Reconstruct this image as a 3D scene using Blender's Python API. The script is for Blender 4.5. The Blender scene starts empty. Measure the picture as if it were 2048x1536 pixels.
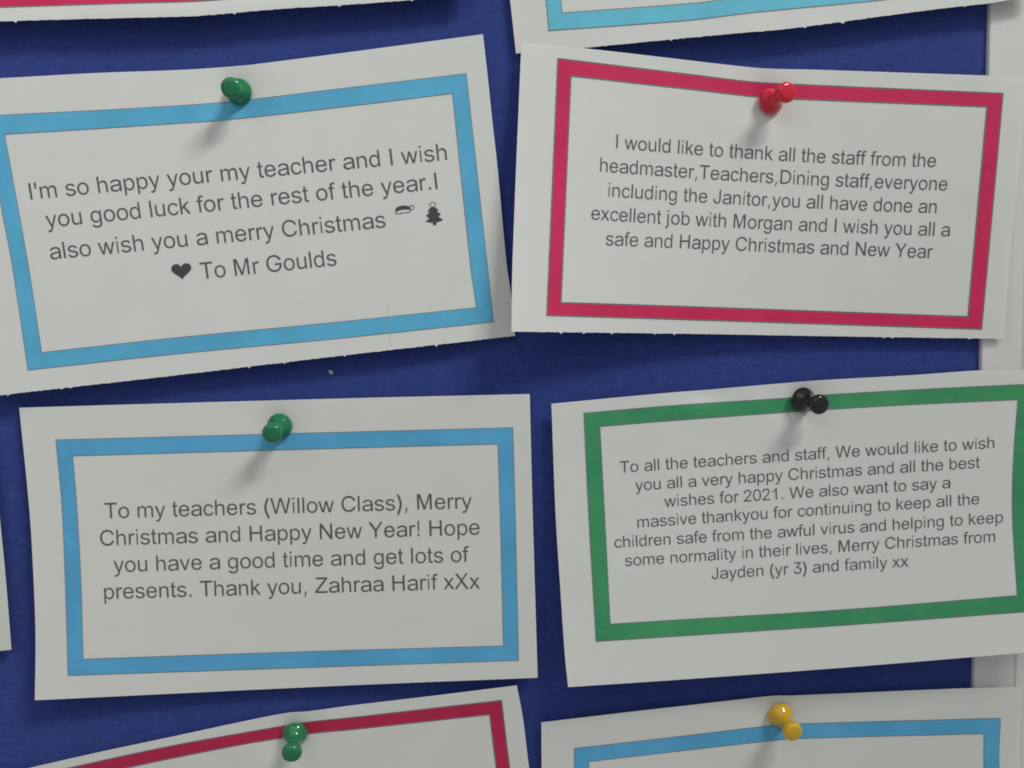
import bpy, math, random
import numpy as np
from mathutils import Vector, Matrix, geometry

# ------------------------------------------------------------------ camera
MM = 0.001
F_PX = 1626.0                 # focal length in photograph pixels (2048 wide)
DIST = 0.270                  # lens to board, metres
PITCH = math.radians(2.4)
FWD = Vector((0, math.cos(PITCH), -math.sin(PITCH)))
UP = Vector((0, math.sin(PITCH), math.cos(PITCH)))
RIGHT = Vector((1, 0, 0))
CAM = -DIST * FWD
SC = bpy.context.scene
cam_data = bpy.data.cameras.new('camera')
cam_data.sensor_width = 36.0
cam_data.lens = 36.0 * F_PX / 2048.0
cam_data.clip_start = 0.01
cam_data.clip_end = 50.0
cam = bpy.data.objects.new('camera', cam_data)
SC.collection.objects.link(cam)
rot = Matrix((RIGHT, UP, -FWD)).transposed()
cam.matrix_world = Matrix.Translation(CAM) @ rot.to_4x4()
SC.camera = cam
SC.render.resolution_x, SC.render.resolution_y = 1024, 768

# ------------------------------------------------------------------ world, lamps, exposure
world = bpy.data.worlds.new('World')
SC.world = world
world.use_nodes = True
world.node_tree.nodes['Background'].inputs[0].default_value = (0.97, 1.0, 0.98, 1)
world.node_tree.nodes['Background'].inputs[1].default_value = 0.275


def area_lamp(name, loc, target, sx, sy, watts, col, spread=180):
    ld = bpy.data.lights.new(name, 'AREA')
    ld.shape = 'RECTANGLE'
    ld.size, ld.size_y = sx, sy
    ld.energy = watts
    ld.color = col
    ld.spread = math.radians(spread)      # beam width, narrowed on the right-hand lamps to dim the lower right
    o = bpy.data.objects.new(name, ld)
    o.location = loc
    o.rotation_euler = (Vector(target) - Vector(loc)).to_track_quat('-Z', 'Y').to_euler()
    SC.collection.objects.link(o)
    return o


# two neighbouring ceiling panels up to the right give the long pin shadows, an added wide fill up to the left softens them
area_lamp('ceiling_or_fill_lamp', (0.80, -0.90, 1.42), (-0.30, 0, 0.42), 0.27, 0.25, 1.80, (1.0, 0.985, 0.955), 62)
area_lamp('ceiling_or_fill_lamp', (1.02, -0.72, 1.38), (-0.30, 0, 0.42), 0.27, 0.25, 1.80, (1.0, 0.985, 0.955), 62)
area_lamp('ceiling_or_fill_lamp', (-0.38, -0.85, 0.85), (-0.08, 0, 0.06), 1.3, 0.8, 2.5, (1.0, 0.995, 0.97))  # added fill standing in for ambient light, not a ceiling panel

SC.view_settings.view_transform = 'Standard'
SC.view_settings.look = 'None'
SC.view_settings.exposure = 0.10
SC.view_settings.gamma = 1.0
SC.view_settings.use_curve_mapping = False
SC.cycles.filter_width = 1.8
SC.cycles.max_bounces = 8


# ------------------------------------------------------------------ helpers
def at(px, py, h):
    """A point standing h mm in front of the board (board = plane y 0), seen at that photograph pixel."""
    d = FWD * F_PX + RIGHT * (px - 1024.0) - UP * (py - 768.0)
    t = (-h * MM - CAM.y) / d.y
    return CAM + d * t


def at_np(px, py, h):
    px = np.asarray(px, float); py = np.asarray(py, float); h = np.asarray(h, float)
    dx = px - 1024.0
    dy = FWD.y * F_PX - UP.y * (py - 768.0)
    dz = FWD.z * F_PX - UP.z * (py - 768.0)
    t = (-h * MM - CAM.y) / dy
    return np.stack([CAM.x + dx * t, CAM.y + dy * t, CAM.z + dz * t], -1)


def spline(pts, n, smooth=True):
    """n points along a polyline (Catmull-Rom through it), even in chord length."""
    P = np.array(pts, float)
    if len(P) == 2:
        t = np.linspace(0, 1, n)[:, None]
        return P[0] * (1 - t) + P[1] * t
    c = np.concatenate([[0], np.cumsum(np.hypot(*np.diff(P, axis=0).T))])
    s = np.linspace(0, c[-1], n)
    m = np.zeros_like(P)
    m[1:-1] = (P[2:] - P[:-2]) / (c[2:] - c[:-2])[:, None]
    m[0] = (P[1] - P[0]) / (c[1] - c[0])
    m[-1] = (P[-1] - P[-2]) / (c[-1] - c[-2])
    i = np.clip(np.searchsorted(c, s, side='right') - 1, 0, len(P) - 2)
    w = c[i + 1] - c[i]
    t = ((s - c[i]) / w)[:, None]
    w = w[:, None]
    return ((2 * t**3 - 3 * t**2 + 1) * P[i] + (t**3 - 2 * t**2 + t) * w * m[i]
            + (-2 * t**3 + 3 * t**2) * P[i + 1] + (t**3 - t**2) * w * m[i + 1])


def make(name, verts, faces, mats, parent=None, mat_idx=None, smooth=False, uvs=None):
    me = bpy.data.meshes.new(name)
    me.from_pydata([tuple(v) for v in verts], [], [tuple(f) for f in faces])
    for m in mats:
        me.materials.append(m)
    if mat_idx is not None:
        me.polygons.foreach_set('material_index', np.asarray(mat_idx, np.int32))
    if smooth:
        me.polygons.foreach_set('use_smooth', np.ones(len(faces), bool))
    me.update()
    o = bpy.data.objects.new(name, me)
    SC.collection.objects.link(o)
    if parent is not None:
        o.parent = parent
        o.matrix_parent_inverse = Matrix.Translation(-parent.location)
    return o


def tag(o, label=None, cat=None, group=None, kind=None):
    for k, v in (('label', label), ('category', cat), ('group', group), ('kind', kind)):
        if v:
            o[k] = v
    return o


def root(name, loc, label, cat, group=None):
    o = bpy.data.objects.new(name, None)
    o.empty_display_size = 0.01
    o.location = loc
    SC.collection.objects.link(o)
    return tag(o, label, cat, group)


# ------------------------------------------------------------------ materials
def new_mat(name):
    m = bpy.data.materials.new(name)
    m.use_nodes = True
    nt = m.node_tree
    return m, nt, nt.nodes['Principled BSDF']


def noise(nt, scale, detail=3.0, rough=0.55, coord=None):
    n = nt.nodes.new('ShaderNodeTexNoise')
    n.inputs['Scale'].default_value = scale
    n.inputs['Detail'].default_value = detail
    n.inputs['Roughness'].default_value = rough
    if coord:
        nt.links.new(coord, n.inputs['Vector'])
    return n


def objco(nt, scale=None):
    tc = nt.nodes.new('ShaderNodeTexCoord')
    if scale is None:
        return tc.outputs['Object']
    mp = nt.nodes.new('ShaderNodeMapping')
    mp.inputs['Scale'].default_value = scale
    nt.links.new(tc.outputs['Object'], mp.inputs['Vector'])
    return mp.outputs['Vector']


def ramp(nt, fac, stops):
    r = nt.nodes.new('ShaderNodeValToRGB')
    e = r.color_ramp.elements
    e[0].position, e[0].color = stops[0][0], (*stops[0][1], 1)
    e[1].position, e[1].color = stops[-1][0], (*stops[-1][1], 1)
    for p, c in stops[1:-1]:
        k = e.new(p); k.color = (*c, 1)
    nt.links.new(fac, r.inputs['Fac'])
    return r.outputs['Color']


def bump(nt, bsdf, height, strength, dist):
    b = nt.nodes.new('ShaderNodeBump')
    b.inputs['Strength'].default_value = strength
    b.inputs['Distance'].default_value = dist
    nt.links.new(height, b.inputs['Height'])
    nt.links.new(b.outputs['Normal'], bsdf.inputs['Normal'])
    return b


def paper_mat(name, col):
    m, nt, b = new_mat(name)
    co = objco(nt)
    n1 = noise(nt, 60, 4, 0.6, co)
    lo = tuple(c * 0.972 for c in col)
    c = ramp(nt, n1.outputs['Fac'], [(0.3, lo), (0.7, col)])
    nt.links.new(c, b.inputs['Base Color'])
    b.inputs['Roughness'].default_value = 0.72
    b.inputs['Specular IOR Level'].default_value = 0.22
    n2 = noise(nt, 900, 5, 0.7, co)
    n3 = noise(nt, 38, 2, 0.5, co)
    mx = nt.nodes.new('ShaderNodeMath'); mx.operation = 'MULTIPLY_ADD'
    nt.links.new(n3.outputs['Fac'], mx.inputs[0]); mx.inputs[1].default_value = 6.0
    nt.links.new(n2.outputs['Fac'], mx.inputs[2])
    bp = bump(nt, b, mx.outputs[0], 0.22, 0.00006)
    tr = nt.nodes.new('ShaderNodeBsdfTranslucent')       # thin office paper lets some light through
    nt.links.new(c, tr.inputs['Color'])
    mixs = nt.nodes.new('ShaderNodeMixShader')
    mixs.inputs[0].default_value = 0.26
    nt.links.new(b.outputs[0], mixs.inputs[1])
    nt.links.new(tr.outputs[0], mixs.inputs[2])
    nt.links.new(mixs.outputs[0], nt.nodes['Material Output'].inputs['Surface'])
    return m


def ink_mat(name, col, var=0.12, drift=None):
    m, nt, b = new_mat(name)
    co = objco(nt)
    n1 = noise(nt, 45, 3, 0.6, co)
    n2 = noise(nt, 2600, 2, 0.7, objco(nt, (0.25, 1, 1)))
    mul = nt.nodes.new('ShaderNodeMath'); mul.operation = 'MULTIPLY_ADD'
    nt.links.new(n2.outputs['Fac'], mul.inputs[0]); mul.inputs[1].default_value = 0.5
    nt.links.new(n1.outputs['Fac'], mul.inputs[2])
    hi = tuple(min(1, c * (1 + var) + 0.006) for c in col)
    lo = tuple(c * (1 - var) for c in col) if drift is None else drift
    c = ramp(nt, mul.outputs[0], [(0.45, lo), (1.05, hi)])
    nt.links.new(c, b.inputs['Base Color'])
    b.inputs['Roughness'].default_value = 0.62
    b.inputs['Specular IOR Level'].default_value = 0.25
    return m


def plastic_mat(name, col, sss, alpha_col=None):
    m, nt, b = new_mat(name)
    n = noise(nt, 400, 2, 0.5, objco(nt))
    c = ramp(nt, n.outputs['Fac'], [(0.3, tuple(x * 0.93 for x in col)), (0.7, col)])
    nt.links.new(c, b.inputs['Base Color'])
    b.inputs['Roughness'].default_value = 0.12
    b.inputs['Specular IOR Level'].default_value = 0.5
    b.inputs['Subsurface Weight'].default_value = sss
    b.inputs['Subsurface Radius'].default_value = (0.0018, 0.0018, 0.0018)
    b.inputs['Subsurface Scale'].default_value = 1.0
    n3 = noise(nt, 260, 2, 0.5, objco(nt))
    bump(nt, b, n3.outputs['Fac'], 0.06, 0.0002)
    return m


WHITE = paper_mat('white_paper', (0.90, 0.91, 0.885))
CREAM = paper_mat('off_white_paper', (0.895, 0.90, 0.865))
MINT = paper_mat('pale_green_white_paper', (0.83, 0.885, 0.81))
SKY = ink_mat('sky_blue_ink', (0.105, 0.435, 0.69))
AQUA = ink_mat('turquoise_blue_ink', (0.14, 0.53, 0.70))
CYAN = ink_mat('mid_blue_ink', (0.10, 0.40, 0.69))
PINK = ink_mat('magenta_pink_ink', (0.64, 0.022, 0.105))
CRIMSON = ink_mat('crimson_ink', (0.47, 0.018, 0.075))
GREEN = ink_mat('leaf_green_ink', (0.062, 0.33, 0.125), 0.08, (0.032, 0.255, 0.135))
TEXT = ink_mat('dark_grey_text_ink', (0.105, 0.111, 0.104), 0.1)
LINE = ink_mat('grey_outline_ink', (0.17, 0.18, 0.18), 0.1)
BLACK_SYMBOL = ink_mat('black_symbol_ink', (0.062, 0.072, 0.068), 0.1)


def felt_mat():
    m, nt, b = new_mat('royal_blue_felt')
    co = objco(nt)
    big = noise(nt, 22, 3, 0.6, co)
    fine = noise(nt, 1500, 6, 0.75, objco(nt, (0.7, 1, 1)))
    mid = noise(nt, 420, 3, 0.65, objco(nt, (0.55, 1, 1)))
    m1 = nt.nodes.new('ShaderNodeMath'); m1.operation = 'MULTIPLY_ADD'
    nt.links.new(big.outputs['Fac'], m1.inputs[0]); m1.inputs[1].default_value = 0.22
    nt.links.new(fine.outputs['Fac'], m1.inputs[2])
    mix = nt.nodes.new('ShaderNodeMath'); mix.operation = 'MULTIPLY_ADD'
    nt.links.new(mid.outputs['Fac'], mix.inputs[0]); mix.inputs[1].default_value = 0.55
    nt.links.new(m1.outputs[0], mix.inputs[2])
    c = ramp(nt, mix.outputs[0], [(0.50, (0.020, 0.038, 0.190)), (0.88, (0.027, 0.051, 0.238)), (1.30, (0.036, 0.065, 0.285))])
    nt.links.new(c, b.inputs['Base Color'])
    b.inputs['Roughness'].default_value = 0.95
    b.inputs['Specular IOR Level'].default_value = 0.3
    b.inputs['Sheen Weight'].default_value = 0.12
    b.inputs['Sheen Roughness'].default_value = 0.5
    b.inputs['Sheen Tint'].default_value = (0.75, 0.8, 1, 1)
    bump(nt, b, fine.outputs['Fac'], 0.4, 0.0003)
    return m


def trim_mat():
    m, nt, b = new_mat('off_white_plastic_trim')
    n = noise(nt, 220, 3, 0.6, objco(nt, (1, 1, 0.04)))
    c = ramp(nt, n.outputs['Fac'], [(0.3, (0.69, 0.69, 0.665)), (0.7, (0.75, 0.75, 0.73))])
    nt.links.new(c, b.inputs['Base Color'])
    b.inputs['Roughness'].default_value = 0.45
    bump(nt, b, n.outputs['Fac'], 0.2, 0.00012)
    return m


def wall_mat():
    m, nt, b = new_mat('painted_wall')
    n = noise(nt, 300, 4, 0.6, objco(nt))
    c = ramp(nt, n.outputs['Fac'], [(0.3, (0.62, 0.62, 0.59)), (0.7, (0.67, 0.67, 0.64))])
    nt.links.new(c, b.inputs['Base Color'])
    b.inputs['Roughness'].default_value = 0.8
    bump(nt, b, n.outputs['Fac'], 0.3, 0.0004)
    return m


FELT, TRIM, WALL = felt_mat(), trim_mat(), wall_mat()

# glyph outlines: advance width and contours, 2048 units per em
GLYPHS = {
 '!': (569, [[231,470,222,1457,355,1457,345,470],[289,-5,266,-1,245,10,225,31,210,56,201,86,198,118,201,150,210,180,225,206,245,226,266,237,289,241,312,237,333,226,352,206,367,180,376,150,379,118,376,86,367,56,352,31,333,10,312,-1]]),
 "'": (391, [[127,922,104,1457,286,1457,264,922]]),
 '(': (682, [[132,572,134,634,138,697,146,761,157,827,170,893,187,960,206,1027,226,1090,248,1154,274,1217,301,1278,330,1334,360,1389,391,1440,422,1483,606,1485,576,1436,544,1376,514,1313,485,1251,459,1187,433,1123,411,1059,391,995,374,932,359,869,347,806,337,745,330,686,326,628,325,572,326,521,330,469,336,418,344,367,355,315,369,263,385,209,403,154,426,99,449,42,475,-25,504,-121,537,-222,571,-327,606,-423,423,-423,370,-295,321,-161,277,-26,238,69,207,154,180,238,159,322,144,405,135,489]]),
 ')': (682, [[76,-423,112,-324,148,-218,180,-116,210,-18,236,47,259,103,281,159,300,215,315,268,328,320,339,372,347,422,353,472,356,522,357,572,356,628,352,686,345,745,335,806,323,869,308,932,291,995,271,1059,249,1123,224,1187,198,1251,169,1313,139,1376,106,1436,76,1485,260,1483,291,1440,323,1389,353,1334,382,1278,409,1217,434,1154,457,1090,477,1026,496,960,512,893,526,827,537,761,544,696,549,634,550,572,547,488,538,403,523,319,502,234,474,150,443,66,403,-31,360,-165,312,-297,259,-423]]),
 ',': (569, [[181,-293,246,196,383,196,270,-293]]),
 '.': (569, [[289,-5,265,-1,243,10,222,31,206,56,197,86,194,118,197,151,206,181,222,206,243,226,265,237,289,242,313,237,335,226,355,206,371,181,380,151,383,118,380,86,371,56,355,31,335,10,313,-1]]),
 '0': (1139, [[571,-12,513,-9,457,2,406,19,358,44,313,75,273,113,235,158,203,209,174,265,150,329,130,398,114,473,102,554,95,640,93,732,95,824,102,909,114,990,130,1065,151,1134,175,1198,205,1256,237,1306,274,1351,315,1389,359,1421,407,1446,458,1462,513,1473,571,1477,630,1473,685,1462,736,1446,784,1421,828,1389,869,1351,906,1306,938,1256,967,1198,991,1134,1012,1065,1028,990,1040,909,1047,824,1049,732,1047,640,1040,554,1028,473,1012,398,992,329,968,265,939,209,907,158,869,113,829,75,785,44,737,19,685,2,630,-9],[571,135,612,137,650,146,686,161,719,180,750,206,777,238,803,274,824,315,843,361,861,412,874,467,884,527,892,591,896,659,898,732,896,804,892,874,884,938,874,998,861,1053,843,1105,824,1150,803,1191,777,1228,750,1259,719,1284,686,1305,650,1320,612,1329,571,1331,531,1329,493,1320,456,1305,423,1284,392,1259,365,1228,340,1191,318,1150,298,1105,282,1053,268,998,258,938,250,874,246,804,244,732,246,659,250,591,258,527,268,467,282,412,298,361,318,315,340,274,365,238,392,206,423,180,456,161,493,146,531,137]]),
 '1': (1139, [[755,8,591,8,587,1157,530,1110,460,1062,386,1012,304,968,231,941,231,1099,334,1151,425,1216,506,1284,566,1350,617,1416,640,1464,755,1464]]),
 '2': (1139, [[70,8,70,134,575,653,718,808,753,852,781,896,803,938,820,980,830,1024,833,1070,829,1121,815,1168,794,1210,765,1247,730,1277,688,1300,642,1318,591,1328,537,1331,480,1328,428,1316,380,1296,340,1268,306,1235,278,1195,258,1149,246,1098,243,1050,75,1050,78,1093,85,1141,97,1187,113,1230,136,1270,161,1307,191,1341,224,1372,261,1398,302,1422,345,1442,391,1457,438,1468,489,1475,542,1477,594,1475,644,1468,692,1457,736,1443,778,1423,818,1400,854,1374,885,1345,915,1313,939,1278,961,1240,976,1201,988,1160,995,1117,998,1073,994,1020,984,968,969,918,955,887,938,855,917,821,894,787,866,750,834,711,797,668,756,623,711,575,660,523,318,177,318,155,1022,155,1022,8]]),
 '3': (1139, [[572,-12,522,-10,473,-4,427,5,382,19,337,35,297,56,260,80,225,106,194,136,166,170,143,207,123,246,109,287,99,332,95,372,262,372,269,330,287,285,311,246,343,212,380,185,422,164,470,148,520,138,574,135,632,139,686,150,735,168,781,192,819,224,850,264,872,308,887,360,891,417,887,470,875,522,854,569,824,612,784,649,735,680,701,695,663,706,621,714,576,719,526,721,410,721,410,858,776,1288,776,1310,166,1310,166,1457,997,1457,997,1330,557,810,562,824,616,828,672,826,725,819,776,805,822,788,865,764,903,738,937,707,968,674,993,637,1015,597,1032,554,1044,510,1052,465,1054,417,1051,368,1044,321,1031,277,1015,234,992,194,966,158,935,124,902,93,864,67,822,43,778,23,731,8,681,-3,628,-10]]),
 'C': (1479, [[779,-12,704,-8,631,3,561,21,496,46,434,79,376,117,324,163,276,214,234,271,196,336,165,405,142,479,124,558,114,643,110,732,114,821,124,906,142,985,165,1059,196,1128,234,1193,276,1250,324,1301,376,1347,434,1386,496,1419,561,1444,631,1462,704,1473,779,1477,825,1475,868,1472,912,1465,953,1456,995,1444,1034,1431,1073,1415,1109,1396,1144,1374,1176,1351,1208,1325,1237,1297,1264,1267,1288,1235,1311,1201,1331,1164,1349,1127,1363,1088,1375,1045,1383,1011,1206,1011,1194,1054,1174,1100,1151,1140,1122,1178,1089,1211,1053,1241,1013,1265,970,1285,925,1301,877,1312,829,1319,779,1321,724,1318,670,1310,619,1296,572,1276,525,1252,482,1221,442,1187,407,1146,375,1101,348,1052,324,997,306,937,293,873,285,805,282,732,285,659,293,591,306,527,324,467,348,412,376,363,408,318,443,278,483,243,527,213,573,188,620,169,671,155,724,147,779,144,829,147,877,153,925,165,970,181,1013,201,1053,225,1089,254,1122,288,1151,325,1174,366,1194,411,1206,454,1383,454,1376,420,1364,379,1350,339,1332,301,1312,265,1289,231,1265,199,1238,170,1209,141,1178,115,1145,92,1110,71,1074,51,1035,35,995,21,955,9,913,0,869,-7,825,-11]]),
 'D': (1479, [[639,8,274,8,274,156,626,156,700,159,768,167,831,181,889,201,943,225,991,256,1033,291,1071,331,1104,376,1131,426,1154,479,1171,538,1183,600,1190,665,1193,736,1190,805,1183,869,1171,931,1154,989,1131,1041,1105,1091,1072,1135,1036,1175,995,1210,948,1240,897,1264,841,1284,780,1298,715,1306,645,1309,266,1309,266,1457,658,1457,745,1454,827,1443,903,1426,974,1402,1040,1371,1100,1334,1154,1289,1202,1240,1244,1184,1282,1122,1312,1055,1335,983,1352,906,1363,823,1366,736,1363,647,1352,564,1335,486,1312,413,1281,346,1244,283,1201,227,1152,177,1095,134,1034,95,966,64,893,40,814,22,729,12],[345,1457,345,8,166,8,166,1457]]),
 'G': (1593, [[820,-12,738,-8,660,3,586,21,517,46,452,79,392,118,336,164,287,215,244,272,205,337,172,406,148,480,130,558,120,643,116,732,120,821,130,906,148,985,172,1059,205,1128,244,1193,287,1250,335,1301,391,1347,450,1386,515,1419,582,1444,655,1462,730,1473,808,1477,858,1475,905,1471,952,1464,997,1455,1041,1442,1083,1428,1124,1411,1162,1391,1200,1369,1234,1346,1267,1319,1297,1290,1326,1261,1352,1228,1375,1195,1396,1159,1415,1123,1430,1084,1442,1044,1450,1012,1259,1012,1243,1053,1221,1097,1196,1137,1166,1173,1133,1207,1097,1237,1057,1262,1013,1282,967,1299,917,1311,865,1318,809,1321,753,1318,698,1310,647,1297,597,1277,549,1252,504,1222,463,1187,427,1147,394,1102,365,1052,341,997,321,937,307,873,299,805,297,732,299,659,308,591,321,527,341,468,365,413,394,364,428,319,465,278,507,244,552,213,601,189,652,169,705,155,761,147,820,144,873,146,923,153,971,163,1017,179,1061,198,1100,221,1136,248,1170,278,1198,313,1224,351,1245,392,1262,436,1274,482,1281,531,1283,574,1334,573,871,581,871,728,1464,728,1464,576,1461,507,1450,441,1433,379,1411,320,1380,266,1345,215,1304,170,1258,129,1208,93,1152,61,1093,35,1030,15,963,0,893,-9]]),
 'H': (1479, [[172,8,172,1458,350,1458,350,856,1128,856,1128,1458,1306,1458,1306,8,1128,8,1128,699,350,699,350,8]]),
 'I': (569, [[199,8,199,1458,377,1458,377,8]]),
 'J': (1024, [[466,-12,398,-8,335,7,277,28,225,60,178,100,138,149,106,204,84,268,71,339,66,419,66,490,223,490,223,419,226,367,234,319,248,277,266,241,290,209,318,183,350,162,386,147,424,138,466,135,508,138,547,147,581,162,613,183,641,209,665,241,683,277,697,319,705,367,708,419,708,1457,865,1457,865,419,860,339,847,268,825,204,793,148,754,100,707,60,655,28,598,7,535,-8]]),
 'M': (1706, [[160,8,160,1458,438,1458,783,425,839,275,901,441,1250,1458,1497,1458,1497,8,1326,8,1319,1231,886,8,723,8,338,1252,331,8]]),
 'N': (1479, [[164,8,164,1458,351,1458,1127,308,1133,1458,1303,1458,1303,8,1116,8,340,1159,334,8]]),
 'T': (1251, [[539,8,539,1301,56,1301,56,1458,1202,1458,1202,1301,717,1301,717,8]]),
 'W': (1933, [[420,8,35,1458,218,1458,439,503,509,199,583,438,851,1458,1073,1458,1282,718,1393,201,1460,458,1716,1458,1895,1458,1497,8,1322,8,1013,1125,966,1272,922,1125,611,8]]),
 'X': (1366, [[19,5,586,764,86,1461,303,1458,566,1086,690,894,788,1030,1080,1458,1277,1461,762,775,1317,5,1091,8,725,527,656,633,587,527,245,8]]),
 'Y': (1366, [[579,8,579,623,17,1460,238,1458,524,1020,675,777,827,1020,1108,1458,1319,1460,757,623,757,8]]),
 'Z': (1251, [[49,8,49,177,798,1114,965,1297,142,1301,142,1458,1176,1458,1176,1296,355,281,262,169,1201,165,1201,8]]),
 'a': (1139, [[487,-17,443,-16,400,-11,359,-3,319,8,281,21,246,37,213,57,184,78,159,102,135,130,116,160,101,192,91,226,84,263,82,303,87,359,99,407,122,447,151,481,187,510,228,535,275,554,325,570,379,583,547,609,724,628,766,634,801,641,828,652,848,668,861,688,865,715,862,763,852,803,835,836,812,867,782,891,746,910,704,925,656,933,602,936,546,934,496,926,450,911,411,894,376,874,348,850,323,824,303,798,292,777,119,822,133,850,154,883,177,914,203,940,233,965,263,985,297,1004,330,1021,367,1034,404,1045,442,1054,480,1062,519,1068,557,1071,596,1072,640,1071,688,1065,738,1056,790,1044,839,1027,886,1004,929,975,967,939,999,894,1016,864,1028,830,1037,792,1042,750,1044,705,1044,8,868,8,868,154,843,154,825,125,803,101,777,75,745,51,706,29,662,11,611,-5,552,-14],[521,119,591,124,653,136,708,158,756,185,794,218,825,258,847,299,861,342,865,387,862,543,842,532,826,525,804,519,715,501,615,488,536,479,404,453,365,438,331,420,301,397,280,368,266,334,262,294,266,258,277,225,296,198,322,174,352,154,388,138,429,128,473,122]]),
 'b': (1139, [[616,-16,558,-12,508,-1,465,18,428,41,398,66,372,93,317,173,288,173,288,8,142,8,142,1457,293,1457,293,888,317,888,371,965,396,991,426,1017,462,1039,504,1056,556,1068,616,1072,665,1069,712,1060,757,1046,799,1029,839,1004,877,976,911,944,941,906,968,864,992,818,1011,767,1027,713,1038,656,1045,594,1047,530,1045,465,1038,403,1027,345,1012,292,993,240,969,194,942,152,911,113,878,80,840,52,800,27,758,9,713,-5,666,-13],[591,123,629,125,665,132,698,143,729,158,758,178,784,201,806,227,827,257,844,288,859,324,872,362,882,401,888,443,892,486,894,532,892,577,888,619,882,660,872,698,861,736,845,771,828,802,807,831,785,858,759,880,730,899,699,914,666,925,630,931,591,933,553,931,517,925,484,915,453,901,425,882,399,860,377,835,356,806,339,774,325,741,311,703,302,664,295,622,291,578,290,532,291,485,295,440,302,398,312,358,325,320,340,284,357,253,378,224,401,198,427,176,455,157,486,143,519,131,554,125]]),
 'c': (1024, [[566,-16,511,-13,458,-5,409,10,361,28,316,53,276,82,239,116,204,153,175,195,149,242,126,293,110,346,98,402,90,463,88,526,90,590,98,651,110,709,126,762,149,813,175,860,204,902,239,940,276,974,316,1003,361,1027,409,1046,458,1060,511,1069,566,1072,617,1070,665,1062,713,1050,757,1035,798,1015,838,992,873,965,904,934,932,898,957,860,978,819,990,783,840,745,833,765,821,792,807,816,789,838,770,860,748,878,723,895,696,908,667,920,635,927,602,932,566,933,525,931,486,925,450,913,417,897,387,876,360,853,336,826,315,795,297,764,282,728,269,690,259,652,252,611,248,569,247,526,248,484,252,442,259,402,269,364,282,326,297,291,315,259,336,229,360,202,387,179,417,158,450,143,486,131,525,124,566,122,603,124,637,129,668,137,698,149,725,162,750,179,773,198,792,220,811,245,825,270,837,298,844,319,994,281,981,244,961,201,936,163,908,126,876,95,840,67,801,42,759,21,715,6,667,-6,618,-14]]),
 'd': (1139, [[511,-16,461,-13,414,-5,369,9,327,27,287,52,249,80,215,113,184,152,157,194,133,240,114,292,98,345,87,403,80,465,78,530,80,594,87,656,98,713,114,767,134,818,158,864,185,906,216,944,250,976,288,1004,328,1029,370,1046,415,1060,462,1069,512,1072,572,1068,623,1056,665,1039,701,1017,732,991,757,965,811,888,835,888,835,1457,986,1457,986,8,840,8,840,173,812,173,756,93,731,66,699,41,663,18,620,-1,570,-12],[536,123,574,125,609,131,642,143,673,157,702,176,728,198,750,224,771,253,788,284,803,320,816,358,825,398,832,440,836,484,838,532,836,579,832,622,826,664,816,703,804,741,789,774,772,806,751,835,728,860,702,882,674,901,643,915,610,925,574,931,536,933,497,931,461,925,427,914,396,899,367,880,341,858,319,831,298,802,281,771,266,736,253,698,244,660,237,619,234,576,232,532,234,486,238,443,244,401,254,362,267,324,282,288,299,257,320,227,342,201,369,178,397,158,429,143,462,132,498,125]]),
 'e': (1139, [[867,333,1037,312,1020,260,994,204,962,155,924,111,880,72,831,41,776,16,716,-2,651,-12,581,-16,493,-10,412,7,340,35,275,74,218,126,169,186,131,256,105,335,88,424,83,522,89,623,105,715,132,797,170,870,219,933,276,985,341,1026,410,1054,487,1072,571,1078,652,1072,727,1055,795,1027,857,987,913,936,961,874,998,803,1024,723,1041,632,1046,533,1045,493,252,493,260,417,274,356,294,302,321,253,354,211,392,178,434,150,481,131,530,120,582,116,621,118,659,124,693,136,726,150,756,170,784,193,808,223,832,257,851,296],[262,625,873,625,865,685,855,731,841,773,824,809,802,839,765,877,723,908,677,929,627,942,573,946,524,943,478,933,434,915,395,892,358,861,328,825,302,784,282,738,270,687]]),
 'f': (569, [[186,8,186,930,27,930,27,1054,186,1054,186,1175,192,1269,205,1332,227,1384,265,1424,314,1459,381,1478,472,1483,547,1479,631,1466,606,1325,558,1332,507,1334,454,1330,411,1317,379,1291,358,1253,350,1206,349,1160,349,1054,556,1054,556,930,349,930,349,8]]),
 'g': (1139, [[543,-440,499,-438,456,-434,417,-428,379,-419,344,-408,291,-384,245,-356,205,-321,170,-284,142,-245,122,-209,250,-132,301,-201,327,-227,359,-250,395,-269,437,-285,486,-294,543,-297,593,-295,639,-287,682,-272,721,-254,756,-229,786,-199,809,-163,826,-119,836,-71,839,-17,839,200,813,200,757,121,732,96,702,73,665,51,622,35,570,25,510,21,461,24,415,31,371,44,327,60,287,82,249,107,215,139,183,173,156,212,131,257,111,305,95,356,83,412,76,473,74,536,76,600,83,660,95,717,111,770,131,820,155,865,183,906,214,944,248,977,286,1004,327,1029,370,1046,415,1060,463,1069,513,1072,573,1068,625,1056,668,1039,704,1016,736,992,761,966,817,887,844,887,844,1056,992,1056,992,-26,990,-82,982,-134,970,-182,954,-224,932,-263,907,-297,878,-328,845,-355,810,-377,771,-397,729,-412,685,-424,640,-433,592,-438],[537,158,575,160,611,165,645,174,676,188,704,204,746,239,780,284,807,337,820,372,830,410,837,451,841,495,842,540,841,585,837,628,830,669,820,707,807,743,792,777,775,808,754,836,730,861,705,882,677,901,646,916,612,925,576,931,537,933,498,931,462,925,428,914,396,899,367,880,341,858,318,832,297,804,279,774,265,739,251,703,242,665,235,625,231,583,230,540,231,497,235,454,242,414,252,377,265,341,291,288,326,242,368,206,397,189,429,175,462,165,499,160]]),
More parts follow.
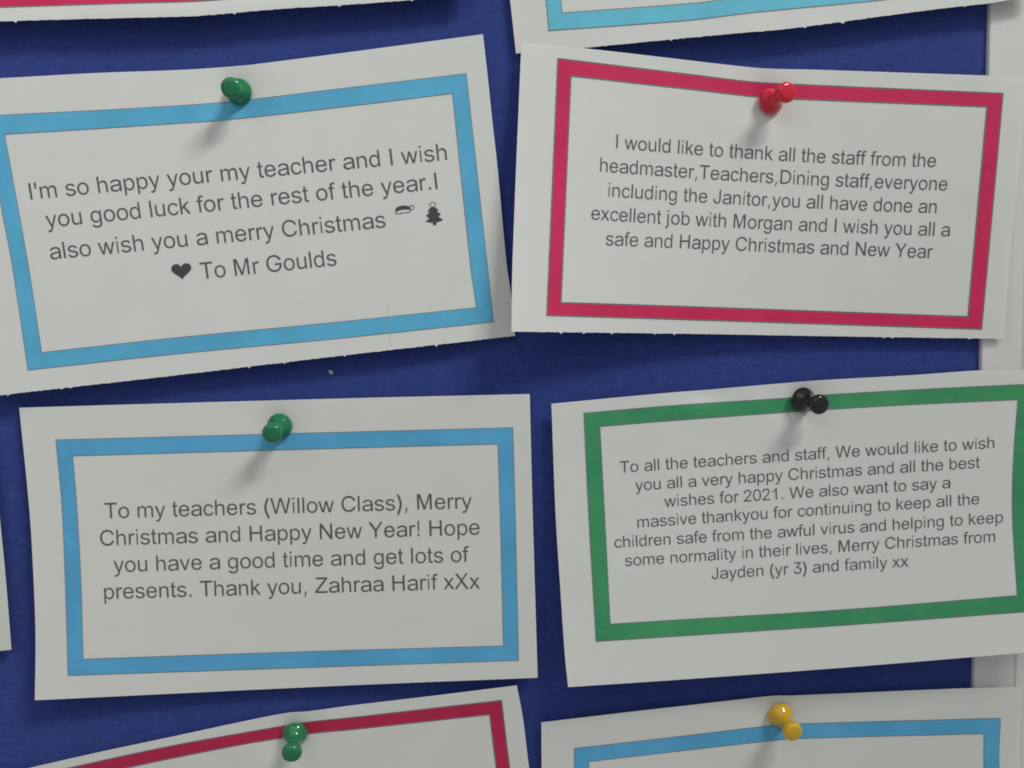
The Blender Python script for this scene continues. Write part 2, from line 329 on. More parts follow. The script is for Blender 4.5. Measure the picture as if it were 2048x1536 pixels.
 'h': (1139, [[301,636,301,8,143,8,143,1457,301,1457,301,815,288,815,305,859,330,906,357,947,389,982,423,1009,460,1032,499,1048,541,1061,585,1070,632,1072,673,1070,713,1064,751,1055,787,1043,820,1027,851,1008,879,985,904,959,926,930,946,896,963,859,975,819,985,775,990,726,992,675,992,8,834,8,834,660,832,709,824,753,810,793,792,828,767,860,738,885,705,905,667,920,627,929,582,931,531,928,483,917,438,897,399,871,365,837,337,797,316,749,305,696]]),
 'i': (455, [[168,8,168,1056,281,1056,281,8],[226,1269,205,1273,186,1283,169,1303,155,1326,147,1355,144,1386,147,1417,155,1445,166,1458,181,1458,202,1458,226,1458,250,1458,271,1458,286,1458,297,1445,305,1417,308,1386,305,1355,297,1326,283,1303,266,1283,247,1273]]),
 'j': (455, [[102,1056,269,1056,269,-89,268,-129,264,-167,256,-201,246,-234,234,-264,206,-310,170,-347,126,-377,96,-391,63,-402,28,-410,-12,-415,-53,-416,-86,-416,-86,-266,-58,-266,-8,-261,32,-245,63,-219,84,-183,98,-138,102,-86],[186,1269,155,1273,127,1284,102,1304,82,1327,71,1355,67,1386,71,1417,82,1444,99,1458,123,1458,153,1458,186,1458,220,1458,250,1458,273,1458,290,1444,302,1417,306,1386,302,1355,290,1327,270,1304,246,1284,218,1273]]),
 'k': (1024, [[144,8,144,1458,308,1458,312,621,745,1054,966,1058,559,669,1005,6,798,8,444,555,308,424,308,8]]),
 'l': (455, [[139,8,139,1458,303,1458,303,8]]),
 'm': (1706, [[143,8,143,1056,297,1056,297,837,303,837,317,879,340,926,369,966,402,999,439,1026,479,1048,522,1064,565,1074,610,1078,656,1074,697,1065,735,1051,768,1031,800,1006,827,977,849,944,868,908,882,868,891,835,887,835,900,874,923,918,953,958,989,992,1029,1021,1074,1045,1124,1062,1176,1074,1231,1078,1267,1076,1302,1071,1337,1062,1369,1051,1400,1036,1429,1018,1456,998,1480,975,1501,947,1521,917,1537,884,1549,847,1559,807,1564,763,1566,715,1566,8,1408,8,1408,712,1405,757,1397,796,1383,831,1363,860,1338,883,1290,912,1238,930,1180,935,1132,932,1088,922,1049,904,1015,880,986,852,963,818,946,779,937,738,934,694,934,8,775,8,775,729,769,787,748,836,712,879,667,910,614,929,554,935,512,932,470,922,431,905,395,881,363,852,337,815,317,773,305,723,301,668,301,8]]),
 'n': (1139, [[300,636,300,8,143,8,143,1056,294,1056,295,815,288,815,305,859,329,906,357,947,388,982,422,1009,459,1032,498,1048,540,1061,584,1070,630,1072,672,1070,712,1064,750,1055,785,1043,818,1027,848,1008,877,985,902,959,924,930,944,896,961,859,973,819,983,775,988,726,990,675,990,8,833,8,833,660,830,709,822,753,808,793,790,828,766,859,737,885,704,905,666,920,625,929,581,931,530,928,482,917,438,897,398,871,365,837,337,797,316,750,304,696]]),
 'o': (1139, [[565,-16,509,-13,455,-5,404,10,355,28,310,53,268,82,230,116,195,153,165,195,138,242,115,293,99,346,86,402,79,463,76,526,79,590,86,651,99,709,115,762,138,813,165,860,195,902,230,940,268,974,310,1003,355,1027,404,1046,455,1060,509,1069,565,1072,623,1069,678,1060,729,1046,779,1027,824,1003,866,974,904,940,939,902,969,860,996,813,1018,762,1035,709,1047,651,1055,590,1057,526,1055,463,1047,402,1035,346,1018,293,996,242,969,195,939,153,904,116,866,82,824,53,779,28,729,10,678,-5,623,-13],[565,122,609,124,649,131,686,142,721,158,752,179,780,202,804,229,826,259,844,291,860,326,873,364,883,402,890,442,894,484,895,526,894,568,890,610,883,651,873,689,860,727,844,763,826,795,804,825,780,853,752,876,721,897,686,913,649,925,609,931,565,933,523,931,483,925,447,913,413,897,382,876,354,853,330,826,308,795,290,764,275,728,261,690,251,652,244,611,240,569,239,526,240,484,244,442,251,402,261,364,275,326,290,291,308,259,330,229,354,202,382,179,413,158,447,143,483,131,523,124]]),
 'p': (1139, [[143,-416,143,1056,289,1056,289,888,318,888,372,965,397,991,427,1017,463,1039,506,1056,557,1068,617,1072,667,1069,714,1060,759,1046,801,1029,841,1004,879,976,912,944,943,906,970,864,994,818,1013,767,1029,713,1040,656,1047,594,1049,530,1047,465,1040,403,1029,345,1014,292,995,240,971,194,944,152,913,113,880,80,842,52,802,27,760,9,715,-5,668,-13,618,-16,559,-12,510,-1,467,18,430,41,400,66,374,93,318,173,294,173,294,-416],[593,123,631,125,667,132,700,143,731,158,759,178,785,201,808,227,829,257,846,288,861,324,874,362,883,401,890,443,894,487,895,532,894,576,890,619,884,660,874,698,862,736,847,770,830,802,809,831,786,858,760,880,732,899,701,914,667,925,631,931,593,933,555,931,519,925,486,915,455,901,426,882,401,860,378,835,358,806,340,775,325,741,313,703,303,664,297,622,292,579,291,532,292,484,297,440,303,398,313,358,326,320,341,284,358,253,379,224,402,198,428,176,456,157,487,143,520,131,555,125]]),
 'r': (682, [[141,8,141,1054,287,1054,293,895,337,961,373,1010,413,1046,464,1070,525,1078,598,1070,657,1049,700,1024,644,872,603,893,561,904,516,908,473,904,436,891,405,870,374,837,350,799,335,769,317,691,308,621,305,556,305,8]]),
 's': (1024, [[504,-16,458,-15,415,-11,374,-4,334,6,297,18,262,31,230,48,200,67,172,88,148,111,126,138,108,166,92,197,80,230,73,258,234,290,252,241,284,196,326,162,376,138,436,124,502,119,549,121,591,127,630,136,665,151,698,168,738,204,764,243,772,288,767,325,752,358,726,387,693,410,649,429,597,443,408,485,349,500,297,518,252,539,212,563,180,590,152,619,132,652,117,687,108,726,105,768,107,803,114,836,124,868,139,897,158,925,182,951,208,975,237,996,270,1015,306,1032,344,1045,385,1057,428,1065,473,1071,520,1072,564,1071,607,1066,646,1059,684,1049,718,1038,769,1013,813,983,851,947,881,906,906,861,921,819,769,787,753,821,726,858,692,892,647,919,589,936,521,941,455,936,396,921,346,896,307,862,283,823,275,778,280,739,297,704,324,677,362,653,411,633,471,617,645,579,705,564,756,547,802,525,840,501,874,475,900,446,920,413,934,379,943,340,946,299,944,263,937,229,927,197,911,166,891,137,867,110,840,85,809,63,774,43,736,25,695,11,650,-1,605,-9,555,-15]]),
 't': (569, [[521,152,545,8,477,-4,418,-6,351,-2,303,8,264,27,228,56,202,94,186,142,178,211,176,311,176,930,44,930,44,1054,176,1054,176,1320,341,1422,339,1054,520,1054,520,930,339,930,339,301,341,239,348,199,362,175,383,158,414,147,449,146,486,147]]),
 'u': (1139, [[496,-7,454,-5,415,0,377,10,342,21,309,37,278,57,249,79,224,105,202,134,182,169,165,206,153,246,143,290,138,339,136,390,136,1056,293,1056,293,404,296,356,304,311,318,272,336,236,361,204,390,179,423,159,461,144,502,136,546,133,597,137,644,148,689,167,728,193,761,227,789,268,810,315,822,369,826,428,826,1056,983,1056,983,8,832,8,832,250,838,250,821,205,796,157,768,116,737,82,703,54,666,32,627,16,585,3,541,-5]]),
 'v': (1024, [[436,8,38,1054,210,1054,436,423,473,321,512,205,548,307,587,411,821,1054,988,1054,592,8]]),
 'w': (1479, [[337,8,17,1054,186,1054,353,447,424,214,487,438,654,1054,827,1054,984,444,1045,236,1114,446,1294,1054,1452,1054,1125,8,950,8,783,638,734,823,513,8]]),
 'x': (1024, [[25,5,413,552,54,1057,265,1054,425,809,506,680,594,806,770,1054,971,1057,604,562,999,5,792,8,577,334,512,433,229,8]]),
 'y': (1024, [[134,-403,116,-250,165,-262,210,-264,264,-259,310,-243,346,-218,372,-184,397,-128,427,-49,445,-2,45,1054,221,1054,440,444,483,323,525,195,564,323,607,440,832,1054,994,1054,595,-15,543,-152,494,-255,444,-331,387,-383,320,-414,243,-423,186,-417]]),
}

# ------------------------------------------------------------------ structure: wall, notice board
def box_between(x0, x1, y0, y1, z0, z1):
    v = [(x, y, z) for x in (x0, x1) for y in (y0, y1) for z in (z0, z1)]
    f = [(0, 1, 3, 2), (4, 6, 7, 5), (0, 4, 5, 1), (2, 3, 7, 6), (0, 2, 6, 4), (1, 5, 7, 3)]
    return v, f


v, f = box_between(-1.2, 0.75, 0.0125, 0.06, -0.75, 0.85)
tag(make('wall', v, f, [WALL]), kind='structure')

EDGE_X = at(1960, 700, 0).x          # where the blue felt meets the trim
LEFT_X = -0.75
TOPZ, BOTZ = 0.40, -0.38
board = root('notice_board', (EDGE_X, 0, 0), 'wide blue felt notice board with off-white plastic edge trim behind the cards', 'notice board')
# felt panel: a sheet with slightly soft, tucked-in edge
nx, nz = 150, 110
xs = np.linspace(LEFT_X, EDGE_X + 0.0004, nx)
zs = np.linspace(BOTZ, TOPZ, nz)
rnd = random.Random(4)
verts, faces = [], []
for z in zs:
    for x in xs:
        d = EDGE_X - x
        y = 0.0 + 0.0007 * math.exp(-max(d, 0) / 0.0012)
        verts.append((x, y, z))
for j in range(nz - 1):
    for i in range(nx - 1):
        a = j * nx + i
        faces.append((a, a + 1, a + nx + 1, a + nx))
k = len(verts)
verts += [(LEFT_X, 0.012, BOTZ), (EDGE_X + 0.0004, 0.012, BOTZ), (EDGE_X + 0.0004, 0.012, TOPZ), (LEFT_X, 0.012, TOPZ)]
c0, c1, c2, c3 = 0, nx - 1, nx * nz - 1, nx * (nz - 1)
faces += [(k, k + 3, k + 2, k + 1)]
faces += [tuple(range(0, nx)) [::-1] + (k, k + 1)][:0]
make('felt_panel', verts, faces, [FELT], board, smooth=True)


def extrude_profile(name, prof, z0, z1, mat, parent, n=40, wob=0.0):
    """prof: (x, y) outline run up the board in z."""
    vs, fs = [], []
    m = len(prof)
    for j in range(n + 1):
        z = z0 + (z1 - z0) * j / n
        dx = wob * math.sin(j * 1.7) * 0.5
        for (x, y) in prof:
            vs.append((x + dx, y, z))
    for j in range(n):
        for i in range(m):
            a = j * m + i
            b_ = j * m + (i + 1) % m
            fs.append((a, b_, b_ + m, a + m))
    fs.append(tuple(range(m))[::-1])
    fs.append(tuple(range(n * m, n * m + m)))
    return make(name, vs, fs, [mat], parent)


E0 = EDGE_X
prof = [(E0, 0.0122), (E0, 0.0002), (E0 + 0.0001, -0.0006), (E0 + 0.0004, -0.0009), (E0 + 0.0040, -0.0010), (E0 + 0.0100, -0.00105),
        (E0 + 0.0126, -0.0010), (E0 + 0.0131, -0.0006), (E0 + 0.0134, -0.00035), (E0 + 0.0138, -0.0006), (E0 + 0.0143, -0.0010),
        (E0 + 0.0200, -0.0010), (E0 + 0.0224, -0.0006), (E0 + 0.0232, 0.0006), (E0 + 0.0232, 0.0122)]
extrude_profile('edge_trim', prof, BOTZ - 0.012, TOPZ + 0.012, TRIM, board)

# ------------------------------------------------------------------ lettering
_tri = {}


def inside(p, poly):
    r = False
    for i in range(len(poly)):
        a, b_ = poly[i], poly[i - 1]
        if (a[1] > p[1]) != (b_[1] > p[1]) and p[0] < (b_[0] - a[0]) * (p[1] - a[1]) / (b_[1] - a[1]) + a[0]:
            r = not r
    return r


def fill(contours):
    """contours (outer ones and the holes in them) -> points, triangles"""
    pts, tris = [], []
    outer = [c for i, c in enumerate(contours) if not any(inside(c[0], d) for j, d in enumerate(contours) if j != i)]
    for o in outer:
        loops = [o] + [c for c in contours if c is not o and c not in outer and inside(c[0], o)]
        base = len(pts)
        flat = [p for l in loops for p in l]
        pts += flat
        for t in geometry.tessellate_polygon([[Vector((p[0], p[1], 0)) for p in l] for l in loops]):
            a, b_, c = (flat[i] for i in t)
            ar = (b_[0] - a[0]) * (c[1] - a[1]) - (c[0] - a[0]) * (b_[1] - a[1])
            if abs(ar) < 1e-9:
                continue
            t = t if ar > 0 else (t[0], t[2], t[1])
            tris.append(tuple(base + i for i in t))
    return pts, tris


def glyph(ch):
    if ch not in _tri:
        adv, cs = GLYPHS[ch]
        _tri[ch] = (adv,) + fill([[(c[i], c[i + 1]) for i in range(0, len(c), 2)] for c in cs])
    return _tri[ch]


def text_line(text, p0, p1, em, lean, mid=None):
    """Set text so its ink runs from p0 to p1 along the baseline. lean(x, y) -> unit 'up' of the page there."""
    gs = []
    x = 0
    for ch in text:
        if ch == ' ':
            x += 569
            continue
        adv, pts, tris = glyph(ch)
        gs.append((x, pts, tris))
        x += adv
    x0 = gs[0][0] + min(p[0] for p in gs[0][1])
    x1 = gs[-1][0] + max(p[0] for p in gs[-1][1])
    out_p, out_t = [], []
    for ox, pts, tris in gs:
        b0 = len(out_p)
        for (gx, gy) in pts:
            t = (ox + gx - x0) / (x1 - x0)
            bx = p0[0] + (p1[0] - p0[0]) * t
            by = p0[1] + (p1[1] - p0[1]) * t
            if mid:
                by += mid * 4 * t * (1 - t)
            ux, uy = lean(bx, by)
            k = gy / 2048.0 * em
            out_p.append((bx + ux * k, by + uy * k))
        out_t += [tuple(b0 + i for i in t) for t in tris]
    return out_p, out_t


# ------------------------------------------------------------------ cards
PAPER_T = 0.13      # mm
INK = 0.09          # mm, how far the print is laid in front of the sheet


def coons(T, B, L, R, nu, nv, rag=None):
    top, bot = spline(T, nu), spline(B, nu)
    lef, rig = spline(L, nv), spline(R, nv)
    if rag is not None:
        bot = bot + rag(nu)
    u = np.linspace(0, 1, nu)[None, :, None]
    v = np.linspace(0, 1, nv)[:, None, None]
    c00, c10, c01, c11 = lef[0], rig[0], lef[-1], rig[-1]
    S = ((1 - v) * top[None] + v * spline(B, nu)[None] + (1 - u) * lef[:, None] + u * rig[:, None]
         - ((1 - u) * (1 - v) * c00 + u * (1 - v) * c10 + (1 - u) * v * c01 + u * v * c11))
    if rag is not None:
        S[-1] += bot - spline(B, nu)
    return S


def torn(seed, amp=1.1, tufts=9, px_per=3.4):
    rng = np.random.RandomState(seed)

    def f(n):
        a = np.zeros((n, 2))
        w = rng.rand(n)
        w2 = np.convolve(rng.rand(n + 8), np.ones(9) / 9, 'valid')
        a[:, 1] = (w - 0.5) * amp * 0.95 + (w2 - 0.5) * amp * 0.5
        for _ in range(tufts):
            i = rng.randint(3, n - 3)
            a[i, 1] += rng.uniform(1.6, 4.0)
            a[i, 0] += rng.uniform(-2, 2)
            a[i + 1, 1] += rng.uniform(0, 0.6)
        a[0] = a[-1] = 0
        return a
    return f


class Card:
    def __init__(s, label, T, B, L, R, hfun, pin=None, paper=WHITE, rag=None, nu=300, nv=90):
        s.T, s.B, s.L, s.R = T, B, L, R
        tl, tr, bl = np.array(L[0], float), np.array(R[0], float), np.array(L[-1], float)
        s.inv = np.linalg.inv(np.stack([tr - tl, bl - tl], 1))
        s.tl = tl
        s.hf = hfun
        s.pin = pin
        c = pin if pin else ((tl[0] + tr[0]) / 2, (tl[1] + tr[1]) / 2 + 40)
        s.root = root('message_card', at(c[0], c[1], 0), label, 'card', 'printed message cards pinned to the blue board')
        S = coons(T, B, L, R, nu, nv, rag)
        H = s.h(S[..., 0], S[..., 1])
        F = at_np(S[..., 0], S[..., 1], H).reshape(-1, 3)
        Bk = F + np.array([0, PAPER_T * MM, 0])
        n = nu * nv
        V = np.concatenate([F, Bk])
        fs = []
        for j in range(nv - 1):
            for i in range(nu - 1):
                a = j * nu + i
                fs.append((a, a + nu, a + nu + 1, a + 1))
                fs.append((n + a, n + a + 1, n + a + nu + 1, n + a + nu))
        ring = ([(0, i) for i in range(nu)] + [(j, nu - 1) for j in range(1, nv)] + [(nv - 1, i) for i in range(nu - 2, -1, -1)]
                + [(j, 0) for j in range(nv - 2, 0, -1)])
        idx = [j * nu + i for j, i in ring]
        for k in range(len(idx)):
            a, b_ = idx[k], idx[(k + 1) % len(idx)]
            fs.append((a, b_, n + b_, n + a))
        me = make('paper_sheet', V, fs, [paper], s.root, smooth=True)
        nrim = len(idx)
        sm = np.ones(len(fs), bool); sm[-nrim:] = False
        me.data.polygons.foreach_set('use_smooth', sm)
        me.data.set_sharp_from_angle(angle=math.radians(50))

    def h(s, px, py):
        px = np.asarray(px, float); py = np.asarray(py, float)
        q = np.stack([px - s.tl[0], py - s.tl[1]], 0)
        uv = np.tensordot(s.inv, q, 1)
        h = s.hf(np.clip(uv[0], -0.1, 1.1), np.clip(uv[1], -0.1, 1.1), px, py)
        if s.pin:
            r2 = (px - s.pin[0])**2 + (py - s.pin[1])**2
            g = np.exp(-r2 / (2 * 34.0**2))
            g2 = np.exp(-((px - s.pin[0]) / 26.0)**2) * np.exp(-((py - s.pin[1] + 40) / 70.0)**2)
            g3 = np.exp(-((px - s.pin[0]) / 20.0)**2) * np.exp(-((py - s.pin[1] - 48) / 60.0)**2)
            h = h * (1 - g) + 0.75 * g + (0.5 * g2 + 0.22 * g3) * (1 - g)
        return h

    def border(s, OT, OR, OB, OL, IT, IR, IB, IL, mat, wline=2.4):
        """Printed frame: outer and inner edges as polylines (T left to right, R top to bottom, B left to right, L top to bottom)."""
        V, Fc, mi = [], [], []
        for (o, i, flip) in ((OT, IT, 0), (OR, IR, 0), (OB, IB, 1), (OL, IL, 1)):
            n = 110
            a, b_ = spline(o, n), spline(i, n)
            wd = np.median(np.hypot(*(a - b_).T))
            e = wline / wd
            bands = [0, e, 0.26, 0.5, 0.74, 1 - e, 1]
            b0 = len(V)
            for t in bands:
                P = a * (1 - t) + b_ * t
                V += list(at_np(P[:, 0], P[:, 1], s.h(P[:, 0], P[:, 1]) + INK))
            for k in range(len(bands) - 1):
                for q in range(n - 1):
                    x = b0 + k * n + q
                    fc = (x, x + n, x + n + 1, x + 1)
                    Fc.append(fc if not flip else fc[::-1])
                    mi.append(1 if k in (0, len(bands) - 2) else 0)
        make('printed_border', V, Fc, [mat, LINE], s.root, mi, smooth=True)

        lt, lb = np.array(IL[0], float), np.array(IL[-1], float)
        rt, rb = np.array(IR[0], float), np.array(IR[-1], float)
        du = (lt - lb) / np.linalg.norm(lt - lb)
        dr = (rt - rb) / np.linalg.norm(rt - rb)

        def lean(x, y):
            t = min(max((x - lt[0]) / (rt[0] - lt[0]), 0), 1)
            d = du * (1 - t) + dr * t
            return d / np.linalg.norm(d)
        s.lean = lean

    def lay(s, name, pts, tris, mat, up=INK):
        P = np.array(pts, float)
        V = at_np(P[:, 0], P[:, 1], s.h(P[:, 0], P[:, 1]) + up)
        # make every face look at the viewer (normal towards -y)
        out = []
        for t in tris:
            a, b_, c = V[t[0]], V[t[1]], V[t[2]]
            out.append(t if np.cross(b_ - a, c - a)[1] < 0 else (t[0], t[2], t[1]))
        return make(name, V, out, [mat], s.root)

    def message(s, lines, em):
        P, T = [], []
        for ln in lines:
            p, t = text_line(ln[0], ln[1], ln[2], em, s.lean, ln[3] if len(ln) > 3 else None)
            T += [tuple(i + len(P) for i in q) for q in t]
            P += p
        s.lay('printed_message', P, T, TEXT)


def stroke(pts, w, closed=False):
    """A polyline drawn with a pen of width w -> points, triangles"""
    P = [np.array(p, float) for p in pts]
    n = len(P)
    out, tris = [], []
    for i in range(n):
        a = P[i - 1] if (closed or i > 0) else P[i]
        b_ = P[(i + 1) % n] if (closed or i < n - 1) else P[i]
        d = b_ - a
        d = d / (np.linalg.norm(d) + 1e-9)
        nrm = np.array([-d[1], d[0]]) * w / 2
        out += [tuple(P[i] + nrm), tuple(P[i] - nrm)]
    for i in range(n if closed else n - 1):
        a, b_ = 2 * i, 2 * ((i + 1) % n)
        tris += [(a, a + 1, b_ + 1), (a, b_ + 1, b_)]
    return out, tris


def joined(*parts):
    P, T = [], []
    for p, t in parts:
        T += [tuple(i + len(P) for i in q) for q in t]
        P += list(p)
    return P, T


sin, pi = np.sin, math.pi

# --- card at the top left, mostly above the picture
c = Card('card with a bright pink border, hanging above the blue bordered card with the heart',
         T=[(-150, -520), (890, -580)], B=[(-95, 47), (0, 42.7), (137, 38.6), (342, 33.5), (400, 31.4), (547, 18.8), (700, 9), (820, 0), (945, -12)],
         L=[(-150, -520), (-95, 47)], R=[(890, -580), (945, -12)],
         hfun=lambda u, v, x, y: 2.0 + 3.4 * np.clip(v, 0, 1)**2 + 0.5 * sin(u * 5) * v,
         rag=torn(11, 1.2, 4))
c.border([(-75, -450), (850, -505)], [(850, -505), (900, -42)], [(-38, 17), (0, 15.4), (239, 7.5), (427, 1), (900, -42)], [(-75, -450), (-38, 17)],
         [(-42, -420), (820, -470)], [(820, -470), (866, -74)], [(-6, -17), (239, -25), (427, -31), (866, -74)], [(-42, -420), (-6, -17)], PINK)

# --- card at the top right, mostly above the picture
c = Card('card with a turquoise border and torn lower edge, above the red push pin',
         T=[(960, -480), (2000, -545)], B=[(1032, 107), (1170, 95.5), (1348, 78), (1480, 66), (1580, 57), (1760, 33), (1900, 15), (1975, 7), (2012, 1), (2072, -8)],
         L=[(960, -480), (1020, 0), (1032, 107)], R=[(2000, -545), (2072, -8)],
         hfun=lambda u, v, x, y: 1.9 + 3.2 * np.clip(v, 0, 1)**2 * np.clip(u * 2.2, 0.05, 1)**1.0,
         rag=torn(12, 1.2, 6))
c.border([(1030, -420), (1950, -480)], [(1950, -480), (2015, -30)], [(1097, 62), (1380, 41), (1500, 26.5), (1770, 0), (2015, -30)], [(1030, -420), (1091, 0), (1097, 62)],
         [(1066, -390), (1920, -445)], [(1920, -445), (1980, -58)], [(1125, 25), (1380, 6), (1480, -5), (1770, -33), (1980, -58)], [(1066, -390), (1122, 0), (1125, 25)], AQUA, 1.8)

# --- narrow sliver of a card at the left
c = Card('plain off-white card corner showing at the left edge beside the happy new year card',
         T=[(-1010, 770), (-36, 715)], B=[(-960, 1385), (-300, 1330), (0, 1301.8), (22.5, 1299.5)],
         L=[(-1010, 770), (-960, 1385)], R=[(-36, 715), (-20, 850), (1.4, 1057), (11.5, 1161), (22.5, 1299.5)],
         hfun=lambda u, v, x, y: 1.6 + 1.0 * np.clip(v, 0, 1)**2 + 0.6 * np.clip(u, 0, 1)**3, paper=MINT)

# --- upper left card
c = Card('blue bordered card with heart, tree and bobble hat symbols in its message',
         T=[(-72, 160), (0, 156.5), (191, 146), (330, 141), (403, 137.4), (478.5, 131.6), (506, 129), (700, 104), (966, 68.4)],
         B=[(-22, 793), (0, 790.4), (342, 751.8), (690, 710.5), (1030.3, 671.8)],
         L=[(-72, 160), (-22, 793)], R=[(966, 68.4), (976.6, 164), (984, 236), (994.4, 328), (1013, 525), (1022.8, 594), (1030.3, 671.8)],
         hfun=lambda u, v, x, y: 1.9 + 3.0 * np.clip(v, 0, 1)**1.8 + 1.3 * np.clip(0.15 - v, 0, 1) * 6 * (u - 0.45)**2 - 2.3 * np.clip(u, 0, 1)**5 * np.clip(v, 0, 1) + 0.25 * sin(u * 7 + v * 2),
         pin=(477, 186), rag=torn(13, 1.2, 7))
UL = c
c.border([(-28, 232), (0, 229.7), (230, 218), (444, 204), (700, 174.3), (933, 146.3)], [(933, 146.3), (974.6, 525), (987.6, 644.4)],
         [(55.4, 740.8), (342, 709.5), (680, 677), (987.6, 644.4)], [(-28, 232), (0, 403), (23, 525), (55.4, 740.8)],
         [(9.6, 269), (160, 260), (335, 248.5), (451, 240.5), (700, 212.6), (904.5, 187.3)], [(904.5, 187.3), (940, 525), (952.4, 614.4)],
         [(83.7, 704.2), (350, 675), (680, 643), (952.4, 614.4)], [(9.6, 269), (56, 525), (83.7, 704.2)], SKY, 1.4)
c.message([("I'm so happy your my teacher and I wish", (61.5, 399), (894.6, 319.6)),
           ("you good luck for the rest of the year.I", (94, 455), (875.5, 378)),
           ("also wish you a merry Christmas", (101.5, 519), (772, 454.5)),
           ("To Mr Goulds", (403, 558.3), (674, 530.6))], 46.5)


def z8(x, y):                       # sketch grid -> page
    return (760 + x / 12.8, 390 + y / 12.8)


heart = []
for k in range(60):
    t = 2 * pi * k / 60
    hx = 16 * math.sin(t)**3
    hy = 13 * math.cos(t) - 5 * math.cos(2 * t) - 2 * math.cos(3 * t) - math.cos(4 * t)
    a = math.radians(-5.5)
    X, Y = hx * 1.26, -(hy + 2.5) * 1.13
    heart.append((363.2 + X * math.cos(a) - Y * math.sin(a), 543.5 + X * math.sin(a) + Y * math.cos(a)))
c.lay('heart_symbol', *fill([heart]), BLACK_SYMBOL)
tree = [(1350, 288), (1500, 375), (1460, 420), (1565, 490), (1495, 550), (1618, 640), (1445, 705), (1440, 768), (1362, 770), (1350, 710),
        (1165, 688), (1265, 590), (1180, 535), (1265, 445), (1220, 400), (1295, 325)]
star = [(1290, 322), (1298, 272), (1243, 236), (1308, 214), (1337, 152), (1370, 198), (1445, 208), (1402, 258), (1412, 318)]
c.lay('tree_symbol', *joined(fill([[z8(*p) for p in tree]]), stroke([z8(*p) for p in star], 1.25)), BLACK_SYMBOL)
cap = spline([(390, 368), (430, 318), (520, 282), (620, 268), (700, 280), (764, 302), (772, 376)], 24).tolist() + \
    spline([(772, 376), (690, 368), (600, 369), (500, 390), (405, 428), (390, 368)], 20).tolist()[1:-1]
brim = spline([(772, 376), (768, 410), (758, 440), (600, 457), (412, 480), (400, 452), (405, 428)], 26).tolist()
bob = [(818 + 52 * math.cos(2 * pi * k / 28), 318 + 57 * math.sin(2 * pi * k / 28)) for k in range(28)]
c.lay('hat_symbol', *joined(fill([[z8(*p) for p in cap]]), stroke([z8(*p) for p in brim], 1.4),
                            stroke([z8(*p) for p in bob], 1.4, True)), BLACK_SYMBOL)
# faint yellow-green crease stain running down to the lower edge
m, nt, b = new_mat('faint_yellow_stain')
b.inputs['Base Color'].default_value = (0.50, 0.72, 0.08, 1)
b.inputs['Roughness'].default_value = 0.8
nz_ = noise(nt, 700, 3, 0.6, objco(nt, (1, 1, 0.15)))
mr = nt.nodes.new('ShaderNodeMapRange')
mr.inputs['From Min'].default_value, mr.inputs['From Max'].default_value = 0.35, 0.75
mr.inputs['To Min'].default_value, mr.inputs['To Max'].default_value = 0.03, 0.24
nt.links.new(nz_.outputs['Fac'], mr.inputs['Value'])
nt.links.new(mr.outputs['Result'], b.inputs['Alpha'])
c.lay('yellow_stain', *stroke([(775, 610), (776, 632), (777.5, 650), (780, 668), (781.5, 693)], 6.0), m, 0.11)

# --- upper right card
c = Card('magenta pink bordered card thanking all the staff, pinned with the red push pin',
         T=[(1044, 85.4), (1170, 96.7), (1348, 117), (1450, 129), (1529, 136.7), (1632, 139.4), (1800, 145), (1973.4, 151), (2052, 154)],
         B=[(1022.8, 663.2), (1380, 667.7), (1690, 673), (2008.3, 677.6)],
         L=[(1044, 85.4), (1041.6, 112.8), (1025, 525), (1022.8, 663.2)], R=[(2052, 154), (2042, 308), (2021, 505), (2008.3, 677.6)],
         hfun=lambda u, v, x, y: 2.3 + 1.6 * np.clip(0.5 - u, 0, 1)**2 * 4 + 9.0 * np.clip(0.75 - u, 0, 1)**2 * 1.75 * np.clip(v, 0, 1)**1.35 + 1.0 * np.clip(v, 0, 1)**2 * (1 - 0.7 * u) + 0.3 * sin(u * 9) * (1 - v),
         pin=(1541, 203), rag=torn(14, 0.8, 9))
UR = c
c.border([(1114.7, 115.5), (1348, 143.8), (1380, 147.6), (1512, 163.4), (1601, 168), (2007.6, 185.6)], [(2007.6, 185.6), (1976.8, 525), (1964.2, 659.5)],
         [(1092.5, 632), (1348, 639.5), (1964.2, 659.5)], [(1114.7, 115.5), (1092.5, 632)],
         [(1143, 153), (1348, 176), (1380, 179.4), (1515.5, 194.8), (1601, 199.5), (1972.7, 214.6)], [(1972.7, 214.6), (1934.8, 632)],
         [(1123.3, 604), (1348, 611), (1934.8, 632)], [(1143, 153), (1123.3, 604)], PINK, 2.9)
c.message([("I would like to thank all the staff from the", (1232, 296.3), (1871, 334.3), 5.5),
           ("headmaster,Teachers,Dining staff,everyone", (1200, 342.8), (1894, 381), 4.5),
           ("including the Janitor,you all have done an", (1216.5, 393), (1872.6, 426.5), 3.2),
           ("excellent job with Morgan and I wish you all a", (1182.4, 439), (1899, 472.6), 3.2),
           ("safe and Happy Christmas and New Year", (1211.5, 490.4), (1864.7, 516.7), 0.3)], 39.0)

